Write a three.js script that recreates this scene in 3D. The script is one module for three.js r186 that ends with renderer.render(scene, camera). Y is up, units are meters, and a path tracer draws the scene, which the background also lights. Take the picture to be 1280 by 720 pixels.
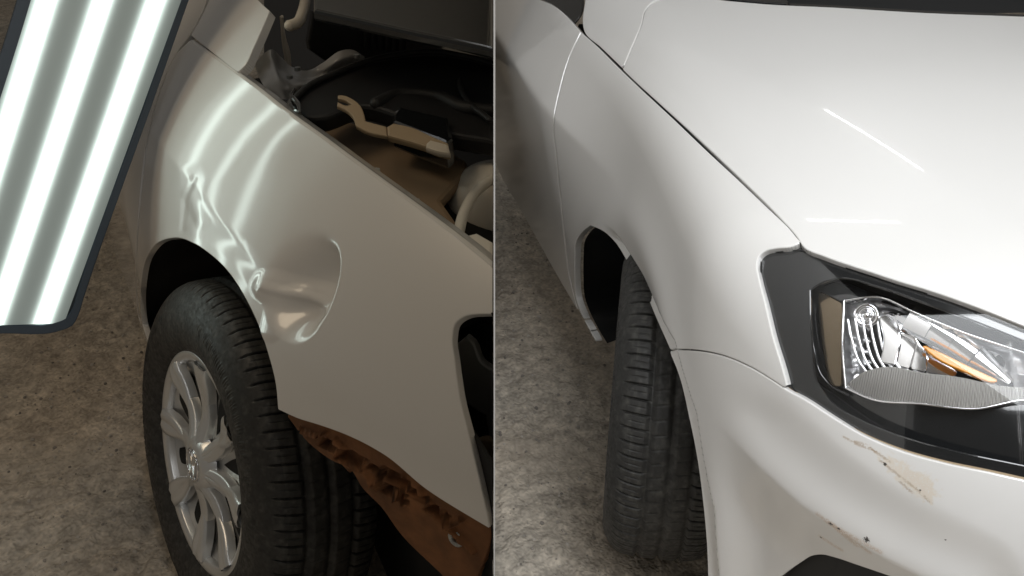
import * as THREE from 'three';
import { mergeGeometries } from 'three/addons/utils/BufferGeometryUtils.js';
import { RoundedBoxGeometry } from 'three/addons/geometries/RoundedBoxGeometry.js';
import { RectAreaLightUniformsLib } from 'three/addons/lights/RectAreaLightUniformsLib.js';

// ------------------------------------------------------------------ camera, light, exposure
const FPX = 1300, PITCH = 31 * Math.PI / 180, CAMH = 1.45, PCX = 618, PCY = 360;
const scene = new THREE.Scene();
const camera = new THREE.PerspectiveCamera(2 * Math.atan(360 / FPX) * 180 / Math.PI, 16 / 9, 0.05, 60);
camera.position.set(0, CAMH, 0);
camera.rotation.x = -PITCH;
camera.setViewOffset(1280, 720, 640 - PCX, 0, 1280, 720);   // lens axis on the divider between the two bays
const renderer = new THREE.WebGLRenderer();
renderer.toneMapping = THREE.LinearToneMapping;
renderer.toneMappingExposure = 1.0;
renderer.shadowMap.enabled = true;
RectAreaLightUniformsLib.init();
scene.background = new THREE.Color().setRGB(0.095, 0.088, 0.078);
function areaLight(color, intensity, w, h, pos, target) {
  const l = new THREE.RectAreaLight(new THREE.Color().setRGB(...color), intensity, w, h);
  l.position.set(...pos); l.lookAt(...target); l.castShadow = true; scene.add(l); return l;
}
const ceilingLamps = [];
// soft ceiling lamps of the repair shop: two over the right bay, a weak warm one over the left bay
ceilingLamps.push([areaLight([0.94, 0.97, 1], 8.2, 1.5, 1.3, [0.85, 2.75, -0.35], [0.5, 0.4, -1.4]), 'large square ceiling lamp above the repaired car']);
ceilingLamps.push([areaLight([1, 0.80, 0.56], 2.1, 0.9, 0.7, [-1.3, 2.4, -1.35], [-0.5, 0.4, -1.4]), 'warm ceiling lamp above the dented car']);
ceilingLamps.push([areaLight([0.97, 0.985, 1], 5, 1.1, 0.7, [1.0, 2.3, 0.9], [0.6, 0.5, -1.1]), 'ceiling lamp in front of the repaired car']);

// ------------------------------------------------------------------ small tools
const V = (x, y, z) => new THREE.Vector3(x, y, z);
const clamp = (x, a, b) => Math.min(b, Math.max(a, x));
const smooth = (a, b, x) => { const t = clamp((x - a) / (b - a), 0, 1); return t * t * (3 - 2 * t); };
const softplus = (x, k) => { const t = x / k; return t > 30 ? x : k * Math.log1p(Math.exp(t)); };
const smax = (a, b, k) => { const h = Math.max(k - Math.abs(a - b), 0) / k; return Math.max(a, b) + h * h * k * 0.25; };
let seed = 7; const rnd = () => { seed = (seed * 1664525 + 1013904223) >>> 0; return seed / 4294967296; };
function hash2(x, y) { let h = Math.imul(x, 374761393) + Math.imul(y, 668265263) | 0; h = Math.imul(h ^ (h >>> 13), 1274126177); return ((h ^ (h >>> 16)) >>> 0) / 4294967296; }
function vnoise(x, y) {
  const xi = Math.floor(x), yi = Math.floor(y), fx = x - xi, fy = y - yi, u = fx * fx * (3 - 2 * fx), v = fy * fy * (3 - 2 * fy);
  return (hash2(xi, yi) * (1 - u) + hash2(xi + 1, yi) * u) * (1 - v) + (hash2(xi, yi + 1) * (1 - u) + hash2(xi + 1, yi + 1) * u) * v;
}
const fbm = (x, y, n = 4) => { let s = 0, a = 0.5, f = 1; for (let i = 0; i < n; i++) { s += a * vnoise(x * f + i * 17.3, y * f - i * 9.1); a *= 0.5; f *= 2.03; } return s; };

// a pixel of the photograph gives a direction from the camera
const CP = Math.cos(PITCH), SP = Math.sin(PITCH);
const rayDir = (px, py) => { const a = (px - PCX) / FPX, b = (PCY - py) / FPX; return V(a, -SP + b * CP, -CP - b * SP); };
const EYE = V(0, CAMH, 0);
function project(w) { const x = w.x, y = w.y - CAMH, z = w.z, d = -(SP * y + CP * z), u = CP * y - SP * z; return [PCX + FPX * x / d, PCY - FPX * u / d]; }

// a car frame: X forward, Y up, Z to the car's right; F(X, Y, Z) < 0 inside the body
class Car {
  constructor(yaw, t, side) {
    this.yaw = yaw; this.t = V(...t); this.side = side; this.c = Math.cos(yaw); this.s = Math.sin(yaw);
    this.eye = this.toCar(EYE); this.centre = V(-0.45, 0.45, -0.75);
  }
  toCar(w) { const x = w.x - this.t.x, z = w.z - this.t.z; return V(this.c * x - this.s * z, w.y - this.t.y, this.s * x + this.c * z); }
  toWorld(p) { return V(this.c * p.x + this.s * p.z + this.t.x, p.y + this.t.y, -this.s * p.x + this.c * p.z + this.t.z); }
  dir(px, py) { const d = rayDir(px, py); return V(this.c * d.x - this.s * d.z, d.y, this.s * d.x + this.c * d.z); }
  px(p) { return project(this.toWorld(p)); }
  // first crossing of the body surface, moved inwards by off
  hit(px, py, off = 0) {
    const d = this.dir(px, py), e = this.eye, f = (t) => this.F(e.x + d.x * t, e.y + d.y * t, e.z + d.z * t) + off;
    let t0 = 0.6;
    for (let t = 0.6; t < 4.5; t += 0.006) {
      if (f(t) < 0) { let a = t0, b = t; for (let i = 0; i < 30; i++) { const m = (a + b) / 2; if (f(m) < 0) b = m; else a = m; } return e.clone().addScaledVector(d, b); }
      t0 = t;
    }
    return null;
  }
  // crossing of the plane n.p = k in the car frame
  plane(px, py, n, k) { const d = this.dir(px, py), t = (k - n.dot(this.eye)) / n.dot(d); return this.eye.clone().addScaledVector(d, t); }
  level(px, py, y) { return this.plane(px, py, V(0, 1, 0), y); }
  normal(p) {
    const e = 4e-4, F = this.F.bind(this);
    return V(F(p.x + e, p.y, p.z) - F(p.x - e, p.y, p.z), F(p.x, p.y + e, p.z) - F(p.x, p.y - e, p.z), F(p.x, p.y, p.z + e) - F(p.x, p.y, p.z - e)).normalize();
  }
  toLL(p) { if (this.sheet) return [p.x * 100, p.y * 100]; const x = p.x - this.centre.x, y = p.y - this.centre.y, z = p.z - this.centre.z; return [Math.atan2(x, z) * 180 / Math.PI, Math.atan2(y, Math.hypot(x, z)) * 180 / Math.PI]; }
  fromLL(lon, lat, off = 0) {
    if (this.sheet) return V(lon / 100, lat / 100, this.sheet(lon / 100, lat / 100) - off);
    const a = lon * Math.PI / 180, b = lat * Math.PI / 180, d = V(Math.sin(a) * Math.cos(b), Math.sin(b), Math.cos(a) * Math.cos(b)), c = this.centre;
    const f = (r) => this.F(c.x + d.x * r, c.y + d.y * r, c.z + d.z * r) + off;
    let lo = 0.05, hi = 2.6; for (let i = 0; i < 26; i++) { const m = (lo + hi) / 2; if (f(m) < 0) lo = m; else hi = m; }
    return c.clone().addScaledVector(d, lo);
  }
}
// smooth curve through 2-D points, kept sharp where it turns by more than 40 degrees
function densify(pts, closed = true, step = 6) {
  const n = pts.length, out = [], corner = pts.map((p, i) => {
    if (!closed && (i === 0 || i === n - 1)) return true;
    const a = pts[(i + n - 1) % n], b = pts[(i + 1) % n], t = Math.abs(((Math.atan2(b[1] - p[1], b[0] - p[0]) - Math.atan2(p[1] - a[1], p[0] - a[0])) * 180 / Math.PI + 540) % 360 - 180);
    return t > 40;
  });
  for (let i = 0; i < (closed ? n : n - 1); i++) {
    const p1 = pts[i], p2 = pts[(i + 1) % n], L = Math.hypot(p2[0] - p1[0], p2[1] - p1[1]), k = Math.max(1, Math.ceil(L / step));
    const q0 = pts[(i + n - 1) % n], q3 = pts[(i + 2) % n], l0 = Math.hypot(p1[0] - q0[0], p1[1] - q0[1]) || 1, l3 = Math.hypot(q3[0] - p2[0], q3[1] - p2[1]) || 1;
    const tan = (a, b, la, lb, c) => a.map((_, j) => ((b[j] - a[j]) / lb * la + (c[j] - b[j]) / la * lb) / (la + lb) * L);
    const t1 = corner[i] ? [p2[0] - p1[0], p2[1] - p1[1]] : [0, 1].map((j) => ((p1[j] - q0[j]) / l0 * L + (p2[j] - p1[j]) / L * l0) / (l0 + L) * L);
    const t2 = corner[(i + 1) % n] ? [p2[0] - p1[0], p2[1] - p1[1]] : [0, 1].map((j) => ((p2[j] - p1[j]) / L * l3 + (q3[j] - p2[j]) / l3 * L) / (l3 + L) * L);
    for (let s = 0; s < k; s++) {
      const u = s / k, h1 = 2 * u ** 3 - 3 * u * u + 1, h2 = u ** 3 - 2 * u * u + u, h3 = -2 * u ** 3 + 3 * u * u, h4 = u ** 3 - u * u;
      out.push([0, 1].map((j) => h1 * p1[j] + h2 * t1[j] + h3 * p2[j] + h4 * t2[j]));
    }
  }
  if (!closed) out.push(pts[n - 1].slice());
  return out;
}
function segDist(p, a, b) { const vx = b[0] - a[0], vy = b[1] - a[1], t = clamp(((p[0] - a[0]) * vx + (p[1] - a[1]) * vy) / (vx * vx + vy * vy || 1e-12), 0, 1); return Math.hypot(p[0] - a[0] - vx * t, p[1] - a[1] - vy * t); }
function polyDist(p, poly) {      // signed, negative inside
  let d = 1e9, inside = false;
  for (let i = 0, j = poly.length - 1; i < poly.length; j = i++) {
    const a = poly[i], b = poly[j]; d = Math.min(d, segDist(p, a, b));
    if ((a[1] > p[1]) !== (b[1] > p[1]) && p[0] < (b[0] - a[0]) * (p[1] - a[1]) / (b[1] - a[1]) + a[0]) inside = !inside;
  }
  return inside ? -d : d;
}
const lineDist = (p, pts) => { let d = 1e9; for (let i = 1; i < pts.length; i++) d = Math.min(d, segDist(p, pts[i - 1], pts[i])); return d; };

function makeGeo(pos, idx, nor, uv) {
  const g = new THREE.BufferGeometry();
  g.setAttribute('position', new THREE.Float32BufferAttribute(pos, 3)); g.setIndex(idx);
  if (nor) g.setAttribute('normal', new THREE.Float32BufferAttribute(nor, 3)); else g.computeVertexNormals();
  g.setAttribute('uv', new THREE.Float32BufferAttribute(uv ?? new Array(pos.length / 3 * 2).fill(0), 2));
  return g;
}
// nothing crosses the divider between the bays
function keepSide(car, p) { const w = car.toWorld(p), m = 0.0022; if (car.side < 0 ? w.x > -m : w.x < m) { w.x = car.side * m; return car.toCar(w); } return p; }

// a sheet-metal (or plastic) panel cut out of the body surface along an outline
function panel(car, outline, { cell = 0.3, off = 0, th = 0.012, holes = [], round = 0.0016 } = {}) {
  const conv = (ol) => {
    const pxs = densify(ol.map((o) => Array.isArray(o) ? o : car.px(V(...o.p))), true, 5);
    return pxs.map(([x, y]) => { const h = car.hit(x, y, off); return h && car.toLL(h); }).filter(Boolean);
  };
  const poly = outline.ll ? outline.ll : conv(outline), hp = holes.map(conv);
  let x0 = 1e9, x1 = -1e9, y0 = 1e9, y1 = -1e9;
  for (const [x, y] of poly) { x0 = Math.min(x0, x); x1 = Math.max(x1, x); y0 = Math.min(y0, y); y1 = Math.max(y1, y); }
  x0 -= cell; y0 -= cell; const nx = Math.ceil((x1 + cell - x0) / cell) + 1, ny = Math.ceil((y1 + cell - y0) / cell) + 1;
  const sd = new Float64Array(nx * ny);
  for (let j = 0; j < ny; j++) for (let i = 0; i < nx; i++) {
    const p = [x0 + i * cell, y0 + j * cell]; let d = polyDist(p, poly);
    for (const h of hp) d = Math.max(d, -polyDist(p, h));
    sd[j * nx + i] = Math.abs(d) < 1e-6 ? 1e-6 : d;
  }
  const pos = [], nor = [], uv = [], idx = [], key = new Map();
  const vert = (k, lon, lat) => {
    if (key.has(k)) return key.get(k);
    const raw = car.fromLL(lon, lat, typeof off === 'function' ? 0 : off), p = keepSide(car, raw), n = car.normal(raw), i = pos.length / 3;
    pos.push(p.x, p.y, p.z); nor.push(n.x, n.y, n.z); uv.push(lon / 100, lat / 100); key.set(k, i); return i;
  };
  for (let j = 0; j < ny - 1; j++) for (let i = 0; i < nx - 1; i++) {
    const c = [[i, j], [i + 1, j], [i + 1, j + 1], [i, j + 1]], s = c.map(([a, b]) => sd[b * nx + a]);
    if (s.every((v) => v > 0)) continue;
    const loop = [];
    for (let k = 0; k < 4; k++) {
      const [a, b] = c[k], [a2, b2] = c[(k + 1) % 4], s1 = s[k], s2 = s[(k + 1) % 4];
      if (s1 < 0) loop.push(vert(`${a},${b}`, x0 + a * cell, y0 + b * cell));
      if ((s1 < 0) !== (s2 < 0)) {
        const t = clamp(s1 / (s1 - s2), 0.02, 0.98), f = (b * nx + a) < (b2 * nx + a2);
        loop.push(vert(f ? `${a},${b}-${a2},${b2}` : `${a2},${b2}-${a},${b}`, x0 + (a + (a2 - a) * t) * cell, y0 + (b + (b2 - b) * t) * cell));
      }
    }
    for (let k = 1; k < loop.length - 1; k++) idx.push(loop[0], loop[k], loop[k + 1]);
  }
  // lon grows forward, lat upward: seen from outside this winding faces out on the car's right side
  const P = (i) => V(pos[3 * i], pos[3 * i + 1], pos[3 * i + 2]), N = (i) => V(nor[3 * i], nor[3 * i + 1], nor[3 * i + 2]);
  const edges = new Map();
  for (let k = 0; k < idx.length; k += 3) for (let e = 0; e < 3; e++) {
    const a = idx[k + e], b = idx[k + (e + 1) % 3], r = `${b},${a}`;
    if (edges.has(r)) edges.delete(r); else edges.set(`${a},${b}`, [a, b]);
  }
  const surf = makeGeo(pos.slice(), idx.slice(), nor.slice(), uv.slice());
  if (!th) return surf;
  const hp2 = [], hi = [], hu = [];
  for (const [a, b] of edges.values()) {
    const A = P(a), B = P(b), na = N(a), nb = N(b), m = 0.004;
    if (Math.abs(car.toWorld(A).x) < m && Math.abs(car.toWorld(B).x) < m) continue;
    const t = B.clone().sub(A).normalize(), out = t.clone().cross(na).normalize();
    const ring = (Q, n, o, d) => keepSide(car, Q.clone().addScaledVector(out, o).addScaledVector(n, -d));
    const q = [[0, 0], [round * 0.7, round * 0.3], [round, round], [round, th]].map(([o, d]) => [ring(A, na, o, d), ring(B, nb, o, d)]);
    for (let k = 0; k < 3; k++) {
      const base = hp2.length / 3;
      for (const v of [q[k][0], q[k][1], q[k + 1][1], q[k + 1][0]]) hp2.push(v.x, v.y, v.z), hu.push(uv[2 * a], uv[2 * a + 1]);
      hi.push(base, base + 2, base + 1, base, base + 3, base + 2);
    }
  }
  return mergeGeometries([surf, makeGeo(hp2, hi, null, hu)]);
}
// a strip of quads between rows of points
function strip(rows, car) {
  const pos = [], idx = [], n = rows[0].length;
  for (const r of rows) for (const p0 of r) { const p = car ? keepSide(car, p0) : p0; pos.push(p.x, p.y, p.z); }
  for (let i = 0; i < rows.length - 1; i++) for (let j = 0; j < n - 1; j++) { const a = i * n + j; idx.push(a, a + 1, a + n, a + 1, a + n + 1, a + n); }
  return makeGeo(pos, idx);
}
// a flat plate with bevelled edges: outline in pixels, laid on a plane of the car frame
function plate(car, outline, n, k, th, { bevel = 0.003, holes = [], curve = true } = {}) {
  n = n.clone().normalize(); const o = car.plane(...outline[0], n, k);
  const ax = Math.abs(n.y) > 0.9 ? V(1, 0, 0) : V(0, 1, 0), u = ax.clone().cross(n).normalize(), v = n.clone().cross(u);
  const flat = (ol) => (curve ? densify(ol, true, 4) : ol).map(([x, y]) => { const p = car.plane(x, y, n, k).sub(o); return new THREE.Vector2(p.dot(u), p.dot(v)); });
  const sh = new THREE.Shape(flat(outline)); for (const h of holes) sh.holes.push(new THREE.Path(flat(h)));
  const g = new THREE.ExtrudeGeometry(sh, { depth: Math.max(th - 2 * bevel, 0.0005), bevelEnabled: bevel > 0, bevelThickness: bevel, bevelSize: bevel, bevelOffset: -bevel, bevelSegments: 2, curveSegments: 4 });
  g.translate(0, 0, -th + bevel);
  const m = new THREE.Matrix4().makeBasis(u, v, n).setPosition(o); g.applyMatrix4(m);
  return clampGeo(car, g);
}
function clampGeo(car, g) {
  const p = g.attributes.position, v = V(0, 0, 0);
  for (let i = 0; i < p.count; i++) { v.fromBufferAttribute(p, i); const q = keepSide(car, v); p.setXYZ(i, q.x, q.y, q.z); }
  return g;
}
function tube(car, pts, r, seg = 60, rad = 10) {
  const g = new THREE.TubeGeometry(new THREE.CatmullRomCurve3(pts), seg, r, rad), a = new THREE.SphereGeometry(r, rad, 6), b = a.clone();
  a.translate(...pts[0].toArray()); b.translate(...pts[pts.length - 1].toArray());
  const out = mergeGeometries([g, a, b].map((x) => x.toNonIndexed())); return car ? clampGeo(car, out) : out;
}
// a smooth sheet through rows of [pixel x, pixel y, height] points
function loft(car, rows, nu = 40, nv = 16) {
  const cr = rows.map((r) => new THREE.CatmullRomCurve3(r.map(([x, y, h]) => car.level(x, y, h))).getSpacedPoints(nu)), out = [];
  for (let j = 0; j <= nv; j++) out.push([]);
  for (let i = 0; i <= nu; i++) { const c = new THREE.CatmullRomCurve3(cr.map((r) => r[i])).getPoints(nv); for (let j = 0; j <= nv; j++) out[j].push(c[j]); }
  return strip(out, car);
}
const merge = (list) => mergeGeometries(list.map((g) => { const h = g.index ? g.toNonIndexed() : g.clone(); for (const k of Object.keys(h.attributes)) if (!['position', 'normal', 'uv'].includes(k)) h.deleteAttribute(k); if (!h.attributes.uv) h.setAttribute('uv', new THREE.Float32BufferAttribute(new Array(h.attributes.position.count * 2).fill(0), 2)); h.clearGroups(); return h; }));

function mesh(name, geo, mat, parent, label) {
  const m = new THREE.Mesh(geo, mat); m.name = name; m.castShadow = m.receiveShadow = true; if (label) m.userData.label = label; parent.add(m); return m;
}
function thing(name, label, category, pos = [0, 0, 0]) {
  const g = new THREE.Group(); g.name = name; g.position.set(...pos); g.userData = { label, category }; scene.add(g); return g;
}
// ------------------------------------------------------------------ textures and materials
function dataTex(n, f, srgb = false) {
  const a = new Uint8Array(n * n * 4);
  for (let j = 0; j < n; j++) for (let i = 0; i < n; i++) { const c = f(i / n, j / n, i, j); a.set([c[0], c[1], c[2], 255].map((x) => clamp(Math.round(x), 0, 255)), (j * n + i) * 4); }
  const t = new THREE.DataTexture(a, n, n); t.wrapS = t.wrapT = THREE.RepeatWrapping; t.magFilter = THREE.LinearFilter; t.minFilter = THREE.LinearMipmapLinearFilter; t.generateMipmaps = true;
  if (srgb) t.colorSpace = THREE.SRGBColorSpace; t.needsUpdate = true; return t;
}
const rgb = (r, g, b) => new THREE.Color().setRGB(r, g, b);
const std = (c, roughness, o = {}) => new THREE.MeshStandardMaterial({ color: rgb(...c), roughness, side: THREE.DoubleSide, ...o });
const phys = (c, roughness, o = {}) => new THREE.MeshPhysicalMaterial({ color: rgb(...c), roughness, side: THREE.DoubleSide, ...o });
const M = {
  paint: phys([0.77, 0.755, 0.73], 0.32, { ior: 1.75, clearcoat: 1, clearcoatRoughness: 0.05 }),
  dustyPaint: phys([0.55, 0.49, 0.40], 0.55, { clearcoat: 0.3, clearcoatRoughness: 0.3 }),
  black: std([0.012, 0.012, 0.013], 0.55),
  blackGloss: phys([0.010, 0.011, 0.012], 0.12, { clearcoat: 1, clearcoatRoughness: 0.03 }),
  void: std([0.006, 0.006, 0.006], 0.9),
  rubber: std([0.016, 0.016, 0.0165], 0.62),
  silver: std([0.72, 0.72, 0.71], 0.32, { metalness: 0.65 }),
  reflector: std([0.92, 0.92, 0.93], 0.32, { metalness: 1 }),
  dirtyWing: std([0.26, 0.185, 0.115], 0.6),
  chrome: std([0.92, 0.92, 0.93], 0.09, { metalness: 1 }),
  greyMetal: std([0.42, 0.43, 0.42], 0.45, { metalness: 0.6 }),
  tan: std([0.36, 0.27, 0.17], 0.6),
  amber: phys([0.75, 0.30, 0.03], 0.25, { clearcoat: 0.5 }),
  whitePlastic: phys([0.72, 0.69, 0.62], 0.35),
  bronze: std([0.24, 0.19, 0.13], 0.16, { metalness: 0.9 }),
  clear: phys([1, 1, 1], 0.02, { transmission: 1, thickness: 0, ior: 1.45 }),
};
// ------------------------------------------------------------------ the two cars' body surfaces
const left = new Car(-56.1 * Math.PI / 180, [-0.45, 0, -1.33], -1);
const right = new Car(-83.3 * Math.PI / 180, [0.16, 0, -1.48], 1);
const bump = (d, r) => { const t = d / r; return t >= 1 ? 0 : (1 - t * t) ** 2; };
const tent = (d, r) => { const t = 1 - Math.min(1, Math.sqrt(d * d + 1.5) / r); return t * t * (2 - t); };

left.arch = { x: -0.03, y: 0.31 };
left.yc = (X) => 0.742 - 0.05 * (X + 0.3);
left.S = function (X, Y) {
  let z = -0.008 - 1.7 * softplus(Y - 0.54, 0.03) ** 2 - 0.35 * Math.max(0, X - 0.1) ** 2 - 0.16 * softplus(-(X + 0.46), 0.012);
  const r = Math.hypot(X - this.arch.x, Y - this.arch.y);
  z += 0.010 * Math.exp(-(((r - 0.34) / 0.05) ** 2));
  const w = 1 - smooth(-0.05, 0.25, X);
  if (w > 0) z -= w * 0.018 * (1 - Math.exp(-softplus(this.yc(X) - Y, 0.002) / 0.06));
  return z;
};
// the collision damage: a deep bowl with a folded lip over the wheel arch, and a pinched crease behind it
const foldA = [[334, 357], [352, 372], [384, 394]], foldB = [[352, 372], [343, 392], [338, 415]], pinchA = [[240, 224], [230, 250], [226, 288]], pinchB = [[236, 244], [243, 262], [252, 278]];
const rippleA = [[244, 272], [268, 292], [296, 310], [322, 344]];
function dent(px, py) {
  let d = 0; if (px < 180 || px > 460 || py < 100 || py > 460) return 0;
  // bowl: slopes in gently from the left, ends in an abrupt rim on the right
  const dx = px - 374, dy = py - 348, c = Math.cos(-0.15), s = Math.sin(-0.15), u = (dx * c - dy * s) / 47, v = (dx * s + dy * c) / 72, e = Math.hypot(u, v) * (1 + 0.06 * Math.sin(Math.atan2(v, u) * 3 + 0.6));
  if (e < 1.2) d += 0.044 * smooth(-0.9, 0.45, u * 0.85 + v * 0.52) * (1 - smooth(0.5, 1.1, e) ** 1.6) * (1 - 0.97 * smooth(12, -72, dy));
  const p = [px, py];
  d += 0.0022 * bump(Math.hypot(px - 300, (py - 235) * 0.8), 75) - 0.0016 * bump(Math.hypot(px - 345, py - 170), 60) + 0.0014 * bump(Math.hypot(px - 250, py - 175), 55);   // broad soft waves left by the blow
  d -= 0.009 * bump(lineDist(p, foldA), 24) + 0.003 * tent(lineDist(p, foldA), 9) + 0.003 * bump(lineDist(p, foldB), 16);
  d += 0.0024 * bump(lineDist(p, pinchA), 22) + 0.0013 * tent(lineDist(p, pinchA), 7) - 0.0012 * bump(lineDist(p, pinchB), 12);
  d += 0.0011 * bump(lineDist(p, rippleA), 18);
  return d;
}
left.F = function (X, Y, Z) { return (Z - this.S(X, Y)) * 0.8; };
left.dentedSheet = function (X, Y) { const z = this.S(X, Y), q = this.px(V(X, Y, z)); return z - dent(q[0], q[1]); };

right.arch = { x: -0.01, y: 0.30 };
right.yc = (X) => 0.655;
right.S = function (X, Y) {
  let z = -0.085 - 0.3 * softplus(Y - 0.56, 0.03) ** 2 - 0.4 * Math.max(0, X - 0.2) ** 2 + 0.085 * softplus(-(X + 0.3), 0.08);
  const r = Math.hypot(X - this.arch.x, Y - this.arch.y);
  z += 0.008 * Math.exp(-(((r - 0.34) / 0.05) ** 2));
  const w = 1 - smooth(-0.62, -0.12, X), yc = this.yc(X);
  if (w > 0) z += w * (0.055 - 0.16 * softplus(yc - Y, 0.004) - 0.42 * softplus(Y - yc, 0.004));
  return z;
};
right.zc = null;   // bonnet crease, found on the uncreased bonnet below
right.H = (X, Z) => 0.91 - 0.03 * X - 0.14 * Math.max(0, X + 0.1) ** 2 - 0.12 * (Z + 0.8) ** 2 - (right.zc ? 0.055 * softplus(Z - right.zc[0] - right.zc[1] * X, 0.006) : 0);
right.N = (Y, Z) => 0.84 - 0.6 * (Z + 0.83) ** 2 - 0.5 * softplus(Y - 0.55, 0.05);
const scoop = [[880, 512], [905, 536], [950, 585], [1000, 630], [1050, 665], [1110, 700], [1200, 745]];
function scoopDepth(px, py) {          // pressed ridge and hollow in the bumper side
  if (py < 470 || px < 860) return 0;
  const d = lineDist([px, py], scoop); let below = false;
  for (let i = 1; i < scoop.length; i++) { const a = scoop[i - 1], b = scoop[i]; if (px >= a[0] && px < b[0] || (i === 1 && px < a[0]) || (i === scoop.length - 1 && px >= b[0])) below = py > a[1] + (px - a[0]) * (b[1] - a[1]) / (b[0] - a[0]); }
  const s = below ? d : -d, fade = smooth(885, 960, px) * smooth(468, 530, py);
  return fade * (0.00062 * (50 - softplus(50 - softplus(s, 0.9), 8)) + 0.0045 * bump(Math.abs(s + 46), 44));
}
right.F = function (X, Y, Z) {
  let f = smax(smax((Z - this.S(X, Y)) * 0.85, Y - this.H(X, Z), 0.09), (X - this.N(Y, Z)) * 0.8, 0.16);
  if (this.scooped && f < 0.05 && f > -0.05) { const q = this.px(V(X, Y, Z)); f += scoopDepth(q[0], q[1]); }
  return f;
};
// turned-in lip round the right car's wheel arch
{
  const lip = [[747, 430], [729, 397], [720, 372], [718, 346], [718, 322], [720, 300], [728, 288], [737, 281], [750, 286], [769, 302], [784, 325], [805, 360], [821, 397], [838, 437], [862, 520], [880, 630], [886, 740]].map(([x, y]) => { const p = right.hit(x, y); return [p.x, p.y]; });
  const S0 = right.S; right.S = function (X, Y) { let z = S0.call(this, X, Y); const r = Math.hypot(X - this.arch.x, Y - this.arch.y); if (X > -0.3 && r > 0.2 && r < 0.5) { const d = lineDist([X, Y], lip), w = 0.020; z -= 0.9 * softplus(w - d, 0.0012) * smooth(-0.25, -0.1, X); } return z; };
}
{ const a = right.hit(1028, 140), b = right.hit(1280, 292), k = (b.z - a.z) / (b.x - a.x); right.zc = [a.z - k * a.x, k]; }
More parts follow.
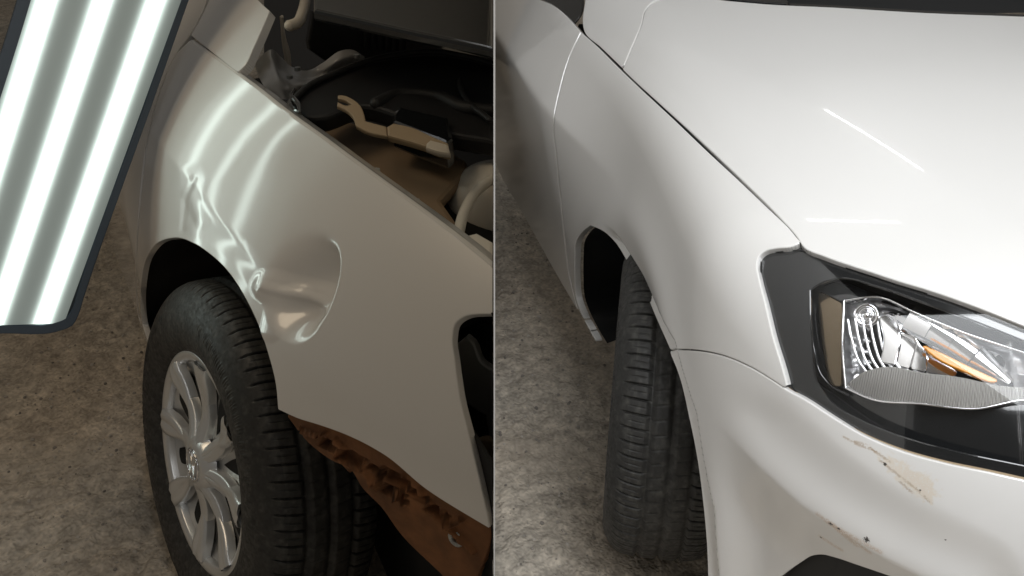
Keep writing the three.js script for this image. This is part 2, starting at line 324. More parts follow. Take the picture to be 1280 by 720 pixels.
// ------------------------------------------------------------------ ground and divider
{
  const xs = [], zs = [], line = (arr, a, b, n) => { for (let i = 0; i < n; i++) arr.push(a + (b - a) * i / n); };
  line(xs, -5, -1.5, 24); line(xs, -1.5, 0.45, 330); line(xs, 0.45, 5, 30); xs.push(5);
  line(zs, -7, -3.6, 24); line(zs, -3.6, -1.25, 400); line(zs, -1.25, 2, 30); zs.push(2);
  const pos = [], idx = [], uv = [], nx = xs.length;
  const height = (x, z) => {
    const a = fbm(x * 7 + 3, z * 7, 3) - 0.45, b = fbm(x * 34 + 11, z * 34 + 5, 4), c = fbm(x * 95, z * 95 + 9, 2);
    let h = 0.006 * a + 0.015 * (b - 0.47) + 0.007 * (c - 0.4);
    const pit = vnoise(x * 21 + 40, z * 15); if (pit > 0.7) h -= 0.03 * (pit - 0.7) * (0.5 + b);
    const grit = vnoise(x * 60 + 7, z * 60 + 3); if (grit > 0.8) h += 0.012 * (grit - 0.8);
    return h - 0.006;
  };
  for (const z of zs) for (const x of xs) { pos.push(x, height(x, z), z); uv.push(x, z); }
  for (let j = 0; j < zs.length - 1; j++) for (let i = 0; i < nx - 1; i++) { const a = j * nx + i; idx.push(a, a + nx, a + 1, a + 1, a + nx, a + nx + 1); }
  const N = 1024, S = 8;   // wraps over 1.6 m
  const wrap = (u, v, f) => { const k = (a, b) => f(a, b), w = (t) => smooth(0.85, 1, t), wu = w(u), wv = w(v); return (k(u, v) * (1 - wu) + k(u - 1, v) * wu) * (1 - wv) + (k(u, v - 1) * (1 - wu) + k(u - 1, v - 1) * wu) * wv; };
  const col = dataTex(N, (u, v) => {
    const n = wrap(u, v, (a, b) => fbm(a * 9 + 20, b * 9 + 20, 4)), m = wrap(u, v, (a, b) => fbm(a * 70 + 50, b * 70, 3)), g = wrap(u, v, (a, b) => vnoise(a * 300 + 99, b * 300));
    const k = 1.0 + 0.22 * (n - 0.45) + 0.42 * (m - 0.44) + 0.22 * (g - 0.5), r = 0.05 * (wrap(u, v, (a, b) => fbm(a * 5 + 7, b * 5 + 3, 2)) - 0.4);
    return [182 * (k + r), 171 * k, 156 * (k - r)];
  }, true);
  const bmp = dataTex(N, (u, v) => { const m = wrap(u, v, (a, b) => fbm(a * 120 + 50, b * 120, 3)), g = wrap(u, v, (a, b) => vnoise(a * 420 + 9, b * 420)); const k = 255 * clamp(0.75 * m + 0.3 * g, 0, 1); return [k, k, k]; });
  for (const t of [col, bmp]) t.repeat.set(1 / 1.6, 1 / 1.6);
  const m = mesh('ground', makeGeo(pos, idx, null, uv), new THREE.MeshStandardMaterial({ map: col, bumpMap: bmp, bumpScale: 0.008, roughness: 0.93 }), scene);
  // loose grit and small stones
  const stone = new THREE.IcosahedronGeometry(1, 1), sp = stone.attributes.position;
  for (let i = 0; i < sp.count; i++) { const x = sp.getX(i), y = sp.getY(i), z = sp.getZ(i), k = 0.75 + 0.5 * fbm(x * 1.7 + z * 3 + 9, y * 1.9 - z + 4, 2); sp.setXYZ(i, x * k, y * k * 0.65, z * k); }
  stone.computeVertexNormals();
  const grit = new THREE.InstancedMesh(stone, new THREE.MeshStandardMaterial({ color: rgb(1, 1, 1), roughness: 0.95 }), 5200), mt = new THREE.Matrix4(), col3 = new THREE.Color();
  for (let i = 0; i < grit.count; i++) {
    const L = i < 3400, x = L ? -1.35 + rnd() * 0.9 : 0.004 + rnd() * 0.4, z = L ? -3.0 + rnd() * 1.7 : -3.2 + rnd() * 1.9, r = 0.0011 + 0.0042 * rnd() ** 5;
    mt.compose(V(x, height(x, z) + r * 0.25, z), new THREE.Quaternion().setFromEuler(new THREE.Euler(rnd() * 0.6, rnd() * 6.3, rnd() * 0.6)), V(r, r, r)); grit.setMatrixAt(i, mt);
    const k = 0.16 + 0.34 * rnd(); grit.setColorAt(i, col3.setRGB(k * 1.06, k * 0.96, k * 0.84));
  }
  grit.name = 'grit'; grit.castShadow = grit.receiveShadow = true; grit.userData = { kind: 'stuff', label: 'loose grit and small stones on the concrete ground', category: 'grit' }; scene.add(grit);
  m.userData.kind = 'structure'; m.userData.label = 'rough sandy concrete workshop ground';
}
{
  const g = new THREE.BoxGeometry(0.0007, 2.3, 2.0); g.translate(0, 1.15, -1.4);
  const m = mesh('divider_sheet', g, std([0.66, 0.64, 0.61], 0.8), scene);
  m.userData = { label: 'thin upright pale grey sheet dividing the two car bays', category: 'divider' };
}
// ------------------------------------------------------------------ ceiling lamp fittings behind their lights
ceilingLamps.forEach(([l, label], i) => {
  const g = thing(i ? `ceiling_lamp_00${i}` : 'ceiling_lamp', label, 'lamp', l.position.toArray()); g.quaternion.copy(l.quaternion);
  const box = new THREE.BoxGeometry(l.width + 0.06, l.height + 0.06, 0.06); box.translate(0, 0, 0.05); mesh('housing', box, std([0.6, 0.6, 0.6], 0.5), g);
  const pane = new THREE.BoxGeometry(l.width, l.height, 0.01); pane.translate(0, 0, 0.013);
  mesh('diffuser', pane, new THREE.MeshStandardMaterial({ color: rgb(0.8, 0.8, 0.8), emissive: l.color.clone(), emissiveIntensity: 0.8, roughness: 0.6 }), g);
});
// ------------------------------------------------------------------ wheels (shared by both cars)
const TYRE = (() => {
  const ctl = [[-0.004, 0.186], [0.003, 0.192], [0.010, 0.204], [0.016, 0.224], [0.017, 0.245], [0.013, 0.266], [0.004, 0.284], [-0.007, 0.2965], [-0.02, 0.3035], [-0.05, 0.3072], [-0.09, 0.308], [-0.13, 0.3072], [-0.158, 0.3035], [-0.172, 0.295], [-0.184, 0.27], [-0.188, 0.24], [-0.184, 0.2], [-0.172, 0.186]];
  const curve = new THREE.CatmullRomCurve3(ctl.map(([z, r]) => V(z, r, 0)), false, 'centripetal');
  const NA = 1560, pts = curve.getSpacedPoints(88), n = pts.length, pos = [], idx = [], uv = [];
  const slot = (x, w, soft) => 1 - smooth(w - soft, w + soft, Math.abs(x));
  for (let a = 0; a < NA; a++) {
    const th = a / NA * Math.PI * 2, ph = a / NA * 76;
    for (let k = 0; k < n; k++) {
      let z = pts[k].x, r = pts[k].y, d = 0;
      if (z < 0.0 && z > -0.176 && r > 0.285) {
        for (const g of [-0.052, -0.09, -0.128]) d = Math.max(d, 0.0065 * slot(z - g, 0.0034, 0.0012));
        const out = z > -0.052, inn = z < -0.128, e = out ? -z : inn ? z + 0.18 : 0;
        if (out || inn) {
          const f = ((ph + e * 4.2 * (out ? 1 : -1)) % 1 + 1) % 1;
          d = Math.max(d, 0.0050 * slot(f - 0.5, 0.06, 0.035) * smooth(0.001, 0.008, e));
          const f2 = ((ph + 0.5 + e * 4.2 * (out ? 1 : -1)) % 1 + 1) % 1;
          d = Math.max(d, 0.0022 * slot(f2 - 0.5, 0.03, 0.03) * smooth(0.012, 0.02, e) * (1 - smooth(0.036, 0.042, e)));
        } else {
          const f = ((ph * 1 + z * 9) % 1 + 1) % 1;
          d = Math.max(d, 0.0022 * slot(f - 0.5, 0.03, 0.03) * smooth(0.0, 0.012, Math.abs(Math.abs(z + 0.09) - 0.006)));
        }
      }
      if (z > 0 && r > 0.2) { z += 0.0007 * slot(r - 0.2715, 0.0012, 0.0008) + 0.0009 * slot(r - 0.214, 0.0016, 0.0008); const sec = Math.floor(th / 6.2832 * 9); if (r > 0.246 && r < 0.261 && sec % 3 !== 2 && hash2(Math.floor(th * 150), sec) > 0.5 && hash2(Math.floor(th * 150), Math.floor((r - 0.246) / 0.005) + 9) > 0.3) z += 0.0009; }
      r -= d; pos.push(r * Math.cos(th), r * Math.sin(th), z); uv.push(th / 6.2832 * 12, k / n * 3);
    }
  }
  for (let a = 0; a < NA; a++) for (let k = 0; k < n - 1; k++) { const b = (a + 1) % NA, i = a * n + k, j = b * n + k; idx.push(i, j, i + 1, j, j + 1, i + 1); }
  return makeGeo(pos, idx, null, uv);
})();
function blade(dir, big) {          // one curved blade of the wheel cover
  const T = 18, W = 7, pos = [], idx = [], row = W + 4;
  for (let i = 0; i <= T; i++) {
    const t = i / T, r = 0.030 + 0.149 * t, a = dir * 0.26 * Math.sin(t * 2.5) * t, w = (0.0055 + (big ? 0.0105 : 0.0085) * t ** 0.8) * (t > 0.9 ? 1 + (t - 0.9) * 2.5 : 1);
    const z = 0.010 - 0.016 * Math.sin(Math.PI * Math.min(1, t * 1.08)) * (1 - t * 0.3) - 0.006 * t;
    const put = (s, dz) => { const x = s * w, ca = Math.cos(a), sa = Math.sin(a), px = r, py = x; pos.push(px * ca - py * sa, px * sa + py * ca, z + dz); };
    put(-1, -0.016); put(-1, -0.003);
    for (let k = 0; k < W; k++) { const s = -0.92 + 1.84 * k / (W - 1); put(s, 0.0042 * (1 - Math.abs(s - 0.3 * dir)) * (1 - 0.2 * s * s)); }
    put(1, -0.003); put(1, -0.016);
  }
  for (let i = 0; i < T; i++) for (let k = 0; k < row - 1; k++) { const a = i * row + k; idx.push(a, a + row, a + 1, a + 1, a + row, a + row + 1); }
  return makeGeo(pos, idx);
}
const lathe = (pts, seg = 96) => { const g = new THREE.LatheGeometry(pts.map(([z, r]) => new THREE.Vector2(r, z)), seg); g.rotateX(Math.PI / 2); return g; };
const BLADES = [blade(1, true), blade(-1, false)];
const SLOTS = [0.45, 0.7].map((k) => { const sh = new THREE.Shape(); sh.moveTo(0.066, 0); sh.bezierCurveTo(0.09, 0.010 * k, 0.13, 0.030 * k, 0.158, 0.020 * k); sh.bezierCurveTo(0.166, 0.006 * k, 0.164, -0.010 * k, 0.156, -0.018 * k); sh.bezierCurveTo(0.13, -0.022 * k, 0.09, -0.010 * k, 0.066, 0); const g = new THREE.ExtrudeGeometry(sh, { depth: 0.01, bevelEnabled: false, curveSegments: 10 }); g.translate(0, 0, -0.027); return g; });
const COVER_RING = lathe([[-0.02, 0.172], [-0.004, 0.1735], [-0.001, 0.176], [0.001, 0.181], [0.0025, 0.187], [0.0015, 0.1915], [-0.003, 0.1935], [-0.012, 0.1935]]);
const COVER_HUB = lathe([[-0.01, 0.052], [0.004, 0.047], [0.010, 0.040], [0.0125, 0.034], [0.0125, 0.0302], [0.0110, 0.0298], [0.0118, 0.024], [0.0128, 0.012], [0.013, 0.0001]]);
const COVER_BACK = lathe([[-0.012, 0.0001], [-0.014, 0.05], [-0.024, 0.10], [-0.024, 0.15], [-0.012, 0.178], [-0.012, 0.19]]);
function emblem() {
  const out = [], ring = new THREE.TorusGeometry(0.0265, 0.0014, 8, 64); ring.translate(0, 0, 0.0135); out.push(ring);
  const stroke = (a, b) => { const L = Math.hypot(b[0] - a[0], b[1] - a[1]), g = new THREE.BoxGeometry(L, 0.0032, 0.003); g.rotateZ(Math.atan2(b[1] - a[1], b[0] - a[0])); g.translate((a[0] + b[0]) / 2, (a[1] + b[1]) / 2, 0.0138); out.push(g); };
  const k = 0.001, path = (p) => { for (let i = 1; i < p.length; i++) stroke(p[i - 1].map((v) => v * k), p[i].map((v) => v * k)); };
  path([[-10, 23.5], [0, 3.5], [10, 23.5]]); path([[-20.5, 15.5], [-9.5, -20.5], [0, -1.5], [9.5, -20.5], [20.5, 15.5]]);
  return merge(out);
}
function wheel(car, group, M4, cover) {
  const put = (o) => { o.applyMatrix4(M4); return o; };
  put(mesh('tyre', TYRE, cover ? M.rubberDusty : M.rubberDusty, group));
  put(mesh('brake_drum', lathe([[-0.16, 0.02], [-0.16, 0.185], [-0.1, 0.185], [-0.06, 0.188]]), M.black, group));
  const hub = new THREE.Group(); hub.name = 'wheel_cover'; hub.userData.label = 'silver wheel cover with curved blades'; group.add(hub);
  mesh('backing', COVER_BACK, M.silver, hub); mesh('outer_ring', COVER_RING, M.silver, hub); mesh('centre_cap', COVER_HUB, M.silver, hub);
  for (let i = 0; i < 16; i++) {
    const b = mesh('spoke', BLADES[i % 2], M.silver, hub); b.rotation.z = i * Math.PI / 8 + (i % 2 ? -0.06 : 0.06) + 0.5;
    const o = mesh('opening', SLOTS[i % 2], M.void, hub); o.rotation.z = (i + 0.5) * Math.PI / 8 + 0.5;
  }
  mesh('emblem', emblem(), M.chrome, hub); put(hub);
}
{
  const dust = dataTex(512, (u, v) => { const n = fbm(u * 14 + 3, v * 14, 4), k = 0.25 + 1.3 * Math.max(0, n - 0.42); return [58 * k + 30, 56 * k + 30, 52 * k + 29]; }, true);
  const rough = dataTex(512, (u, v) => { const n = fbm(u * 30, v * 30 + 8, 3), k = 150 + 150 * (n - 0.4); return [k, k, k]; });
  M.rubberDusty = new THREE.MeshStandardMaterial({ map: dust, roughnessMap: rough, roughness: 1, side: THREE.DoubleSide });
}
function wheelMatrix(car, centreWorld, yaw, camber, spin = 0) {
  const n = V(Math.sin(yaw) * Math.cos(camber), Math.sin(camber), Math.cos(yaw) * Math.cos(camber)), x = V(Math.cos(yaw), 0, -Math.sin(yaw)), y = n.clone().cross(x);
  const toC = new THREE.Matrix4().makeRotationY(car.yaw).setPosition(car.t).invert();
  return toC.multiply(new THREE.Matrix4().makeBasis(x, y, n).setPosition(centreWorld)).multiply(new THREE.Matrix4().makeRotationZ(spin));
}
function carGroup(car, name, label) { const g = thing(name, label, 'car', car.t.toArray()); g.rotation.y = car.yaw; return g; }
// ------------------------------------------------------------------ left bay: the dented car
const carL = carGroup(left, 'car', 'dented cream white car with front bumper removed and engine bay open');
{
  const L = left, g = carL, Yn = V(0, 1, 0), P = (x, y, k) => L.level(x, y, k);
  L.sheet = (X, Y) => L.dentedSheet(X, Y); L.normal = function (p) { const e = 5e-4, f = this.sheet ?? ((X, Y) => this.S(X, Y)); return V(-(f(p.x + e, p.y) - f(p.x - e, p.y)), -(f(p.x, p.y + e) - f(p.x, p.y - e)), 2 * e).normalize(); };
  const topEdge = [[237, 51], [280, 82], [317, 109], [352, 137], [400, 172], [432, 196], [480, 231], [540, 275], [580, 306], [617.4, 337]];
  const fender = panel(L, [...topEdge, [617.4, 391], [600, 391], [580, 394], [568, 403], [564, 420], [567, 452], [575, 506], [583, 538], [596, 592], [611, 659],
    [589, 646], [532, 610], [481, 568], [436, 544], [398, 530], [372, 522], [348, 511], [345, 480], [335, 440], [321, 400], [305, 368], [285, 338], [262, 316], [240, 302], [217, 296], [197, 302], [183, 320], [176, 350], [175, 380], [178, 405], [186, 430],
    [180, 418], [172, 372], [172, 310], [177, 240], [187, 165], [205, 102], [222, 66]], { cell: 0.18, th: 0.012 });
  mesh('front_fender', fender, M.paint, g, 'dented and creased front fender');
  delete L.sheet; delete L.normal;
  // rolled flange along the fender's upper edge
  const edge = densify(topEdge, false, 5).map(([x, y]) => L.hit(x, y));
  const sh = (dy, dz) => edge.map((p) => V(p.x, p.y + dy, p.z + dz));
  mesh('fender_flange', strip([sh(-0.001, -0.001), sh(0.0012, -0.006), sh(-0.002, -0.012), sh(-0.012, -0.014), sh(-0.014, -0.03), sh(-0.06, -0.034)], L), M.paint, g);
  // pillar panel above the fender, door behind it
  mesh('pillar_panel', panel(L, [[239, 43], [297, 89], [303, 84], [317, 57], [330, 28], [336, 14], [326, 5], [300, -30], [270, -30], [258, 8], [247, 30]], { th: 0.016 }), M.paint, g);
  mesh('door', panel(L, { ll: [] }.ll.length ? 0 : [[184, 428], [178, 415], [170, 372], [170, 310], [175, 240], [185, 165], [203, 102], [220, 66], [236, 44], [244, 30], [255, 8], [262, -25], [210, -30], [150, 60], [122, 200], [118, 245], [130, 278], [150, 332], [170, 388]], { th: 0.012, cell: 0.25 }), M.paint, g);
  wheel(L, g, wheelMatrix(L, V(-0.492, 0.302, -1.340), -56.3 * Math.PI / 180, 11.6 * Math.PI / 180, 0.2), true);
  // wheelhouse: dark inner walls round the tyre, starting at the arch lip
  const lip = densify([[186, 430], [178, 405], [175, 380], [176, 350], [183, 320], [197, 302], [217, 296], [240, 302], [262, 316], [285, 338], [305, 368], [321, 400], [335, 440], [345, 480], [348, 511]], false, 6).map(([x, y]) => L.hit(x, y));
  mesh('wheelhouse', strip([[-0.006, 0], [-0.03, 0.012], [-0.09, 0.03], [-0.4, 0.03]].map(([dz, out]) => lip.map((p) => { const q = V(p.x - L.arch.x, p.y - L.arch.y, 0).normalize(); return V(p.x + q.x * out, p.y + q.y * out, p.z + dz); })), L), M.void, g);
  const back = new THREE.BoxGeometry(1.5, 0.66, 0.02); back.translate(0.05, 0.36, -0.4); mesh('inner_wall', clampGeo(L, back), M.void, g);
  // raised bonnet: hinged at the cowl, its underside over the engine bay
  const hood = []; for (const [r, d] of [[0.02, 0], [1.0, 0], [1.0, 0.03], [0.02, 0.03]]) { const row = []; for (let i = 0; i <= 14; i++) { const X = -0.47 + r * 0.22 - d * 0.97, Y = 0.99 + r * 0.97 + d * 0.22, zmin = (0.558 * X - 0.447) / 0.83, Z = -0.2 + (zmin + 0.2) * i / 14; row.push(V(X, Y + 0.02 * Math.sin(i / 14 * 2), Z)); } hood.push(row); }
  hood.push(hood[0]); mesh('bonnet', strip(hood, L), M.paint, g, 'bonnet raised on its hinges over the open engine bay');
}
// ------------------------------------------------------------------ right bay: the repaired car
const carR = carGroup(right, 'car_001', 'repaired white car with smooth front fender, clear headlamp and scuffed bumper');
// paint with scuffs and chips, laid out on the bumper's own longitude and latitude
function scuffed() {
  const R = right, ll = (pts) => pts.map(([x, y]) => R.toLL(R.hit(x, y))), c0 = R.toLL(R.hit(1000, 520)), c1 = R.toLL(R.hit(1200, 715));
  const lo = [Math.min(c0[0], c1[0]) - 6, Math.min(c0[1], c1[1]) - 6], sp = [Math.abs(c1[0] - c0[0]) + 12, Math.abs(c1[1] - c0[1]) + 12];
  const patch = ll([[1088, 563], [1112, 570], [1140, 585], [1166, 598], [1178, 622], [1162, 630], [1136, 612], [1112, 590]]), lines = [[[1054, 546], [1072, 556], [1090, 562], [1112, 577]], [[1100, 576], [1128, 598], [1146, 612], [1164, 629]], [[1068, 552], [1082, 556], [1094, 565]], [[1122, 600], [1140, 616]]].map(ll);
  const rust = [[[1022, 643], [1042, 658], [1066, 676], [1086, 692]], [[1034, 652], [1060, 668], [1100, 690]], [[1046, 662], [1070, 684]], [[1024, 680], [1050, 696]]].map(ll), chips = [[1083, 675, 0.17], [1038, 655, 0.13], [1048, 661, 0.1], [1106, 580, 0.1], [1024, 681, 0.08], [1182, 678, 0.05], [1150, 613, 0.05]].map(([x, y, r]) => [...ll([[x, y]])[0], r]);
  const n = 1024, t = dataTex(n, (u, v) => {
    const p = [lo[0] + u * sp[0], lo[1] + v * sp[1]], w = fbm(p[0] * 5, p[1] * 5, 4), fine = fbm(p[0] * 22, p[1] * 22, 3); let c = [226, 224, 221];
    const mix = (q, a) => { a = clamp(a, 0, 1); c = c.map((x, i) => x + (q[i] - x) * a); };
    const d = polyDist(p, patch) + (w - 0.45) * 1.1; mix([214, 192, 160], 0.36 * smooth(0.15, -0.35, d) * smooth(0.25, 0.5, fine + 0.12));
    for (const l of lines) mix([150, 125, 98], 0.45 * smooth(0.11, 0.02, lineDist(p, l) + (fine - 0.42) * 0.22) * smooth(0.3, 0.5, w + 0.05));
    for (const l of rust) mix([168, 128, 92], 0.42 * smooth(0.28, 0.0, lineDist(p, l) + (fine - 0.42) * 0.5) * smooth(0.35, 0.55, fine + 0.08));
    for (const [x, y, r] of chips) mix([38, 32, 28], smooth(r, r * 0.6, Math.hypot(p[0] - x, p[1] - y) + (fine - 0.42) * r * 2));
    return c;
  }, true);
  t.wrapS = t.wrapT = THREE.ClampToEdgeWrapping; t.repeat.set(100 / sp[0], 100 / sp[1]); t.offset.set(-lo[0] / sp[0], -lo[1] / sp[1]);
  const m = M.paint.clone(); m.color = rgb(1, 1, 1); m.map = t; return m;
}
{
  const R = right, g = carR;
  mesh('bonnet', panel(R, [[779, 86], [790, 62], [803, 30], [808, 13], [816, 5], [828, -1], [850, -10], [880, -3], [940, 4], [1050, 10], [1150, 16], [1280, 21], [1345, 24], [1345, 432], [1280, 406], [1220, 382], [1160, 361], [1120, 349], [1090, 339], [1065, 331], [1031, 319], [1004, 306], [1000, 299], [975, 270], [940, 235], [900, 197], [860, 160], [820, 124], [785, 92]], { cell: 0.3 }), M.paint, g);
  mesh('front_fender', panel(R, [[727, 42], [745, 58], [770, 83], [800, 112], [840, 149], [880, 187], [920, 224], [960, 262], [985, 286], [999, 303], [990, 307], [970, 309], [957, 312], [948, 319], [945, 330], [948, 350], [955, 378], [966, 425], [978, 465], [983, 485], [965, 473], [940, 458], [905, 443], [870, 436], [838, 435],
    [821, 397], [805, 360], [784, 325], [769, 302], [750, 286], [737, 281], [728, 288], [720, 300], [718, 322], [718, 346], [720, 372], [729, 397], [737, 413], [747, 430], [735, 408], [723, 386], [713, 346], [707, 300], [702, 250], [697, 200], [693, 152], [701, 110], [713, 70]], { cell: 0.2, th: 0.014 }), M.paint, g);
  mesh('pillar_panel', panel(R, [[731, 39], [750, 57], [775, 81], [778, 84], [788, 60], [801, 29], [806, 11], [814, 3], [828, -4], [850, -16], [850, -40], [734, -40], [732, 0], [729, 30]], { th: 0.012 }), M.paint, g);
  mesh('front_door', panel(R, [[725, 40], [711, 70], [699, 110], [691, 152], [695, 200], [700, 250], [705, 300], [711, 346], [721, 386], [700, 350], [660, 278], [619, 203], [619, -25], [668, -2], [692, 8], [717, 31]], { cell: 0.2, th: 0.012 }), M.paint, g);
  right.scooped = true;
  const bumperGeo = panel(R, [[838, 439], [870, 440], [905, 447], [940, 462], [965, 477], [985, 490], [1004, 500], [1040, 523], [1077, 545], [1122, 564], [1182, 581], [1235, 592], [1280, 602], [1345, 615], [1345, 790], [1190, 748], [1150, 733], [1110, 719], [1072, 706], [1042, 696], [1026, 692.5], [1014, 694], [1000, 702], [975, 720], [950, 742], [915, 790], [886, 790], [886, 720], [885, 690], [880, 630], [872, 570], [862, 520], [850, 470]], { cell: 0.22, th: 0.02 });
  right.scooped = false;
  mesh('front_bumper', bumperGeo, scuffed(), g, 'front bumper with brown scuffs and paint chips');
  const wc = V(0.236, 0.288, -1.555); wheel(R, g, wheelMatrix(R, wc, Math.atan2(-(0 - wc.z), -wc.x), 0, 0).multiply(new THREE.Matrix4().makeScale(0.945, 0.945, 0.945)), true);
}
// ------------------------------------------------------------------ striped inspection light standing beside the dented car
{
  // it stands about as far off as the fender in which its stripes mirror, turned to face the camera and the fender
  const c = EYE.clone().addScaledVector(rayDir(90, 130).normalize(), 1.87), n = rayDir(90, 130).normalize().negate().add(V(0.10, 0, 0)).normalize();
  const k = n.dot(c);
  const at = (x, y) => { const d = rayDir(x, y), t = (k - n.dot(EYE)) / n.dot(d); return EYE.clone().addScaledVector(d, t); };
  const g = thing('inspection_light', 'tall flat striped inspection light panel with dark frame beside dented fender', 'light panel');
  const outer = [[340, -300], [235, 0], [188, 134], [104, 372], [97, 394], [90, 406], [76, 412], [0, 416], [-85, 421], [-98, 416], [-102, 404], [-96, 378], [21, 0], [105, -300]];
  const inner = [[332, -292], [227, 0], [180, 134], [97, 368], [92, 385], [84, 397], [70, 403], [0, 407], [-70, 411], [-80, 407], [-84, 395], [-78, 372], [37, 0], [119, -292]];
  const u = V(0, 1, 0).cross(n).normalize(), v = n.clone().cross(u), o = at(90, 200);
  const flat = (ol) => densify(ol, true, 8).map(([x, y]) => { const p = at(x, y).sub(o); return new THREE.Vector2(p.dot(u), p.dot(v)); });
  const sh = new THREE.Shape(flat(outer)); const back = sh.clone(); sh.holes.push(new THREE.Path(flat(inner)));
  const basis = new THREE.Matrix4().makeBasis(u, v, n).setPosition(o);
  const frame = new THREE.ExtrudeGeometry(sh, { depth: 0.008, bevelEnabled: true, bevelThickness: 0.0015, bevelSize: 0.0015, bevelOffset: -0.0015, bevelSegments: 2 }).applyMatrix4(basis);
  mesh('frame', frame, std([0.055, 0.075, 0.10], 0.45), g);
  const box = new THREE.ExtrudeGeometry(back, { depth: 0.028, bevelEnabled: false }); box.translate(0, 0, -0.032); box.applyMatrix4(basis);
  mesh('back_housing', box, std([0.03, 0.035, 0.04], 0.5), g);
  const tl = at(121, -296), tr = at(334, -296), bl = at(-92, 409), br = at(80, 404), pos = [], uv = [], idx = [], NU = 2, NV = 24;
  for (let j = 0; j <= NV; j++) for (let i = 0; i <= NU; i++) {
    const a = i / NU, b = j / NV, p = bl.clone().lerp(br, a).lerp(tl.clone().lerp(tr, a), b).addScaledVector(n, 0.001); pos.push(p.x, p.y, p.z); uv.push(a, b);
  }
  for (let j = 0; j < NV; j++) for (let i = 0; i < NU; i++) { const q = j * (NU + 1) + i; idx.push(q, q + 1, q + NU + 1, q + 1, q + NU + 2, q + NU + 1); }
  const W = 256, a = new Float32Array(W * 4 * 4), cen = [0.13, 0.48, 0.83];
  for (let y = 0; y < 4; y++) for (let x = 0; x < W; x++) {
    const s = (x + 0.5) / W; let b = 0; for (const q of cen) b += Math.exp(-(((s - q) / 0.054) ** 2)) + 0.04 * Math.exp(-(((s - q) / 0.11) ** 2));
    const e = 0.03 + 0.97 * Math.min(1.15, b); a.set([e * 0.84, e, e * 0.92, 1], (y * W + x) * 4);
  }
  const t = new THREE.DataTexture(a, W, 4, THREE.RGBAFormat, THREE.FloatType); t.magFilter = THREE.LinearFilter; t.needsUpdate = true;
  const glow = new THREE.MeshStandardMaterial({ color: rgb(0.25, 0.26, 0.25), roughness: 0.5, emissive: rgb(1, 1, 1), emissiveMap: t, emissiveIntensity: 3.9, side: THREE.FrontSide });
  mesh('diffuser', makeGeo(pos, idx, null, uv), glow, g, 'glowing diffuser with three bright lengthwise stripes');
  const mid = tl.clone().add(tr).add(bl).add(br).multiplyScalar(0.25).addScaledVector(n, 0.012), up = tl.clone().add(tr).sub(bl).sub(br).normalize(), wd = tr.clone().sub(tl).add(br).sub(bl).length() / 2, ht = tl.clone().add(tr).sub(bl).sub(br).length() / 2;
  const l = new THREE.RectAreaLight(rgb(0.88, 1, 0.94), 0.36, wd * 0.96, ht * 0.96); l.castShadow = true; l.position.copy(mid);
  const right_ = up.clone().cross(n).normalize(), m4 = new THREE.Matrix4().makeBasis(right_.clone().negate(), up, n.clone().negate());
  l.quaternion.setFromRotationMatrix(m4); scene.add(l);
  const arm = tube(null, [o.clone().addScaledVector(v, 0.3).addScaledVector(n, -0.03), o.clone().addScaledVector(v, 0.42).addScaledVector(n, -0.12), o.clone().addScaledVector(v, 0.7).addScaledVector(n, -0.2)], 0.012, 20);
  mesh('support_arm', arm, M.black, g);
}
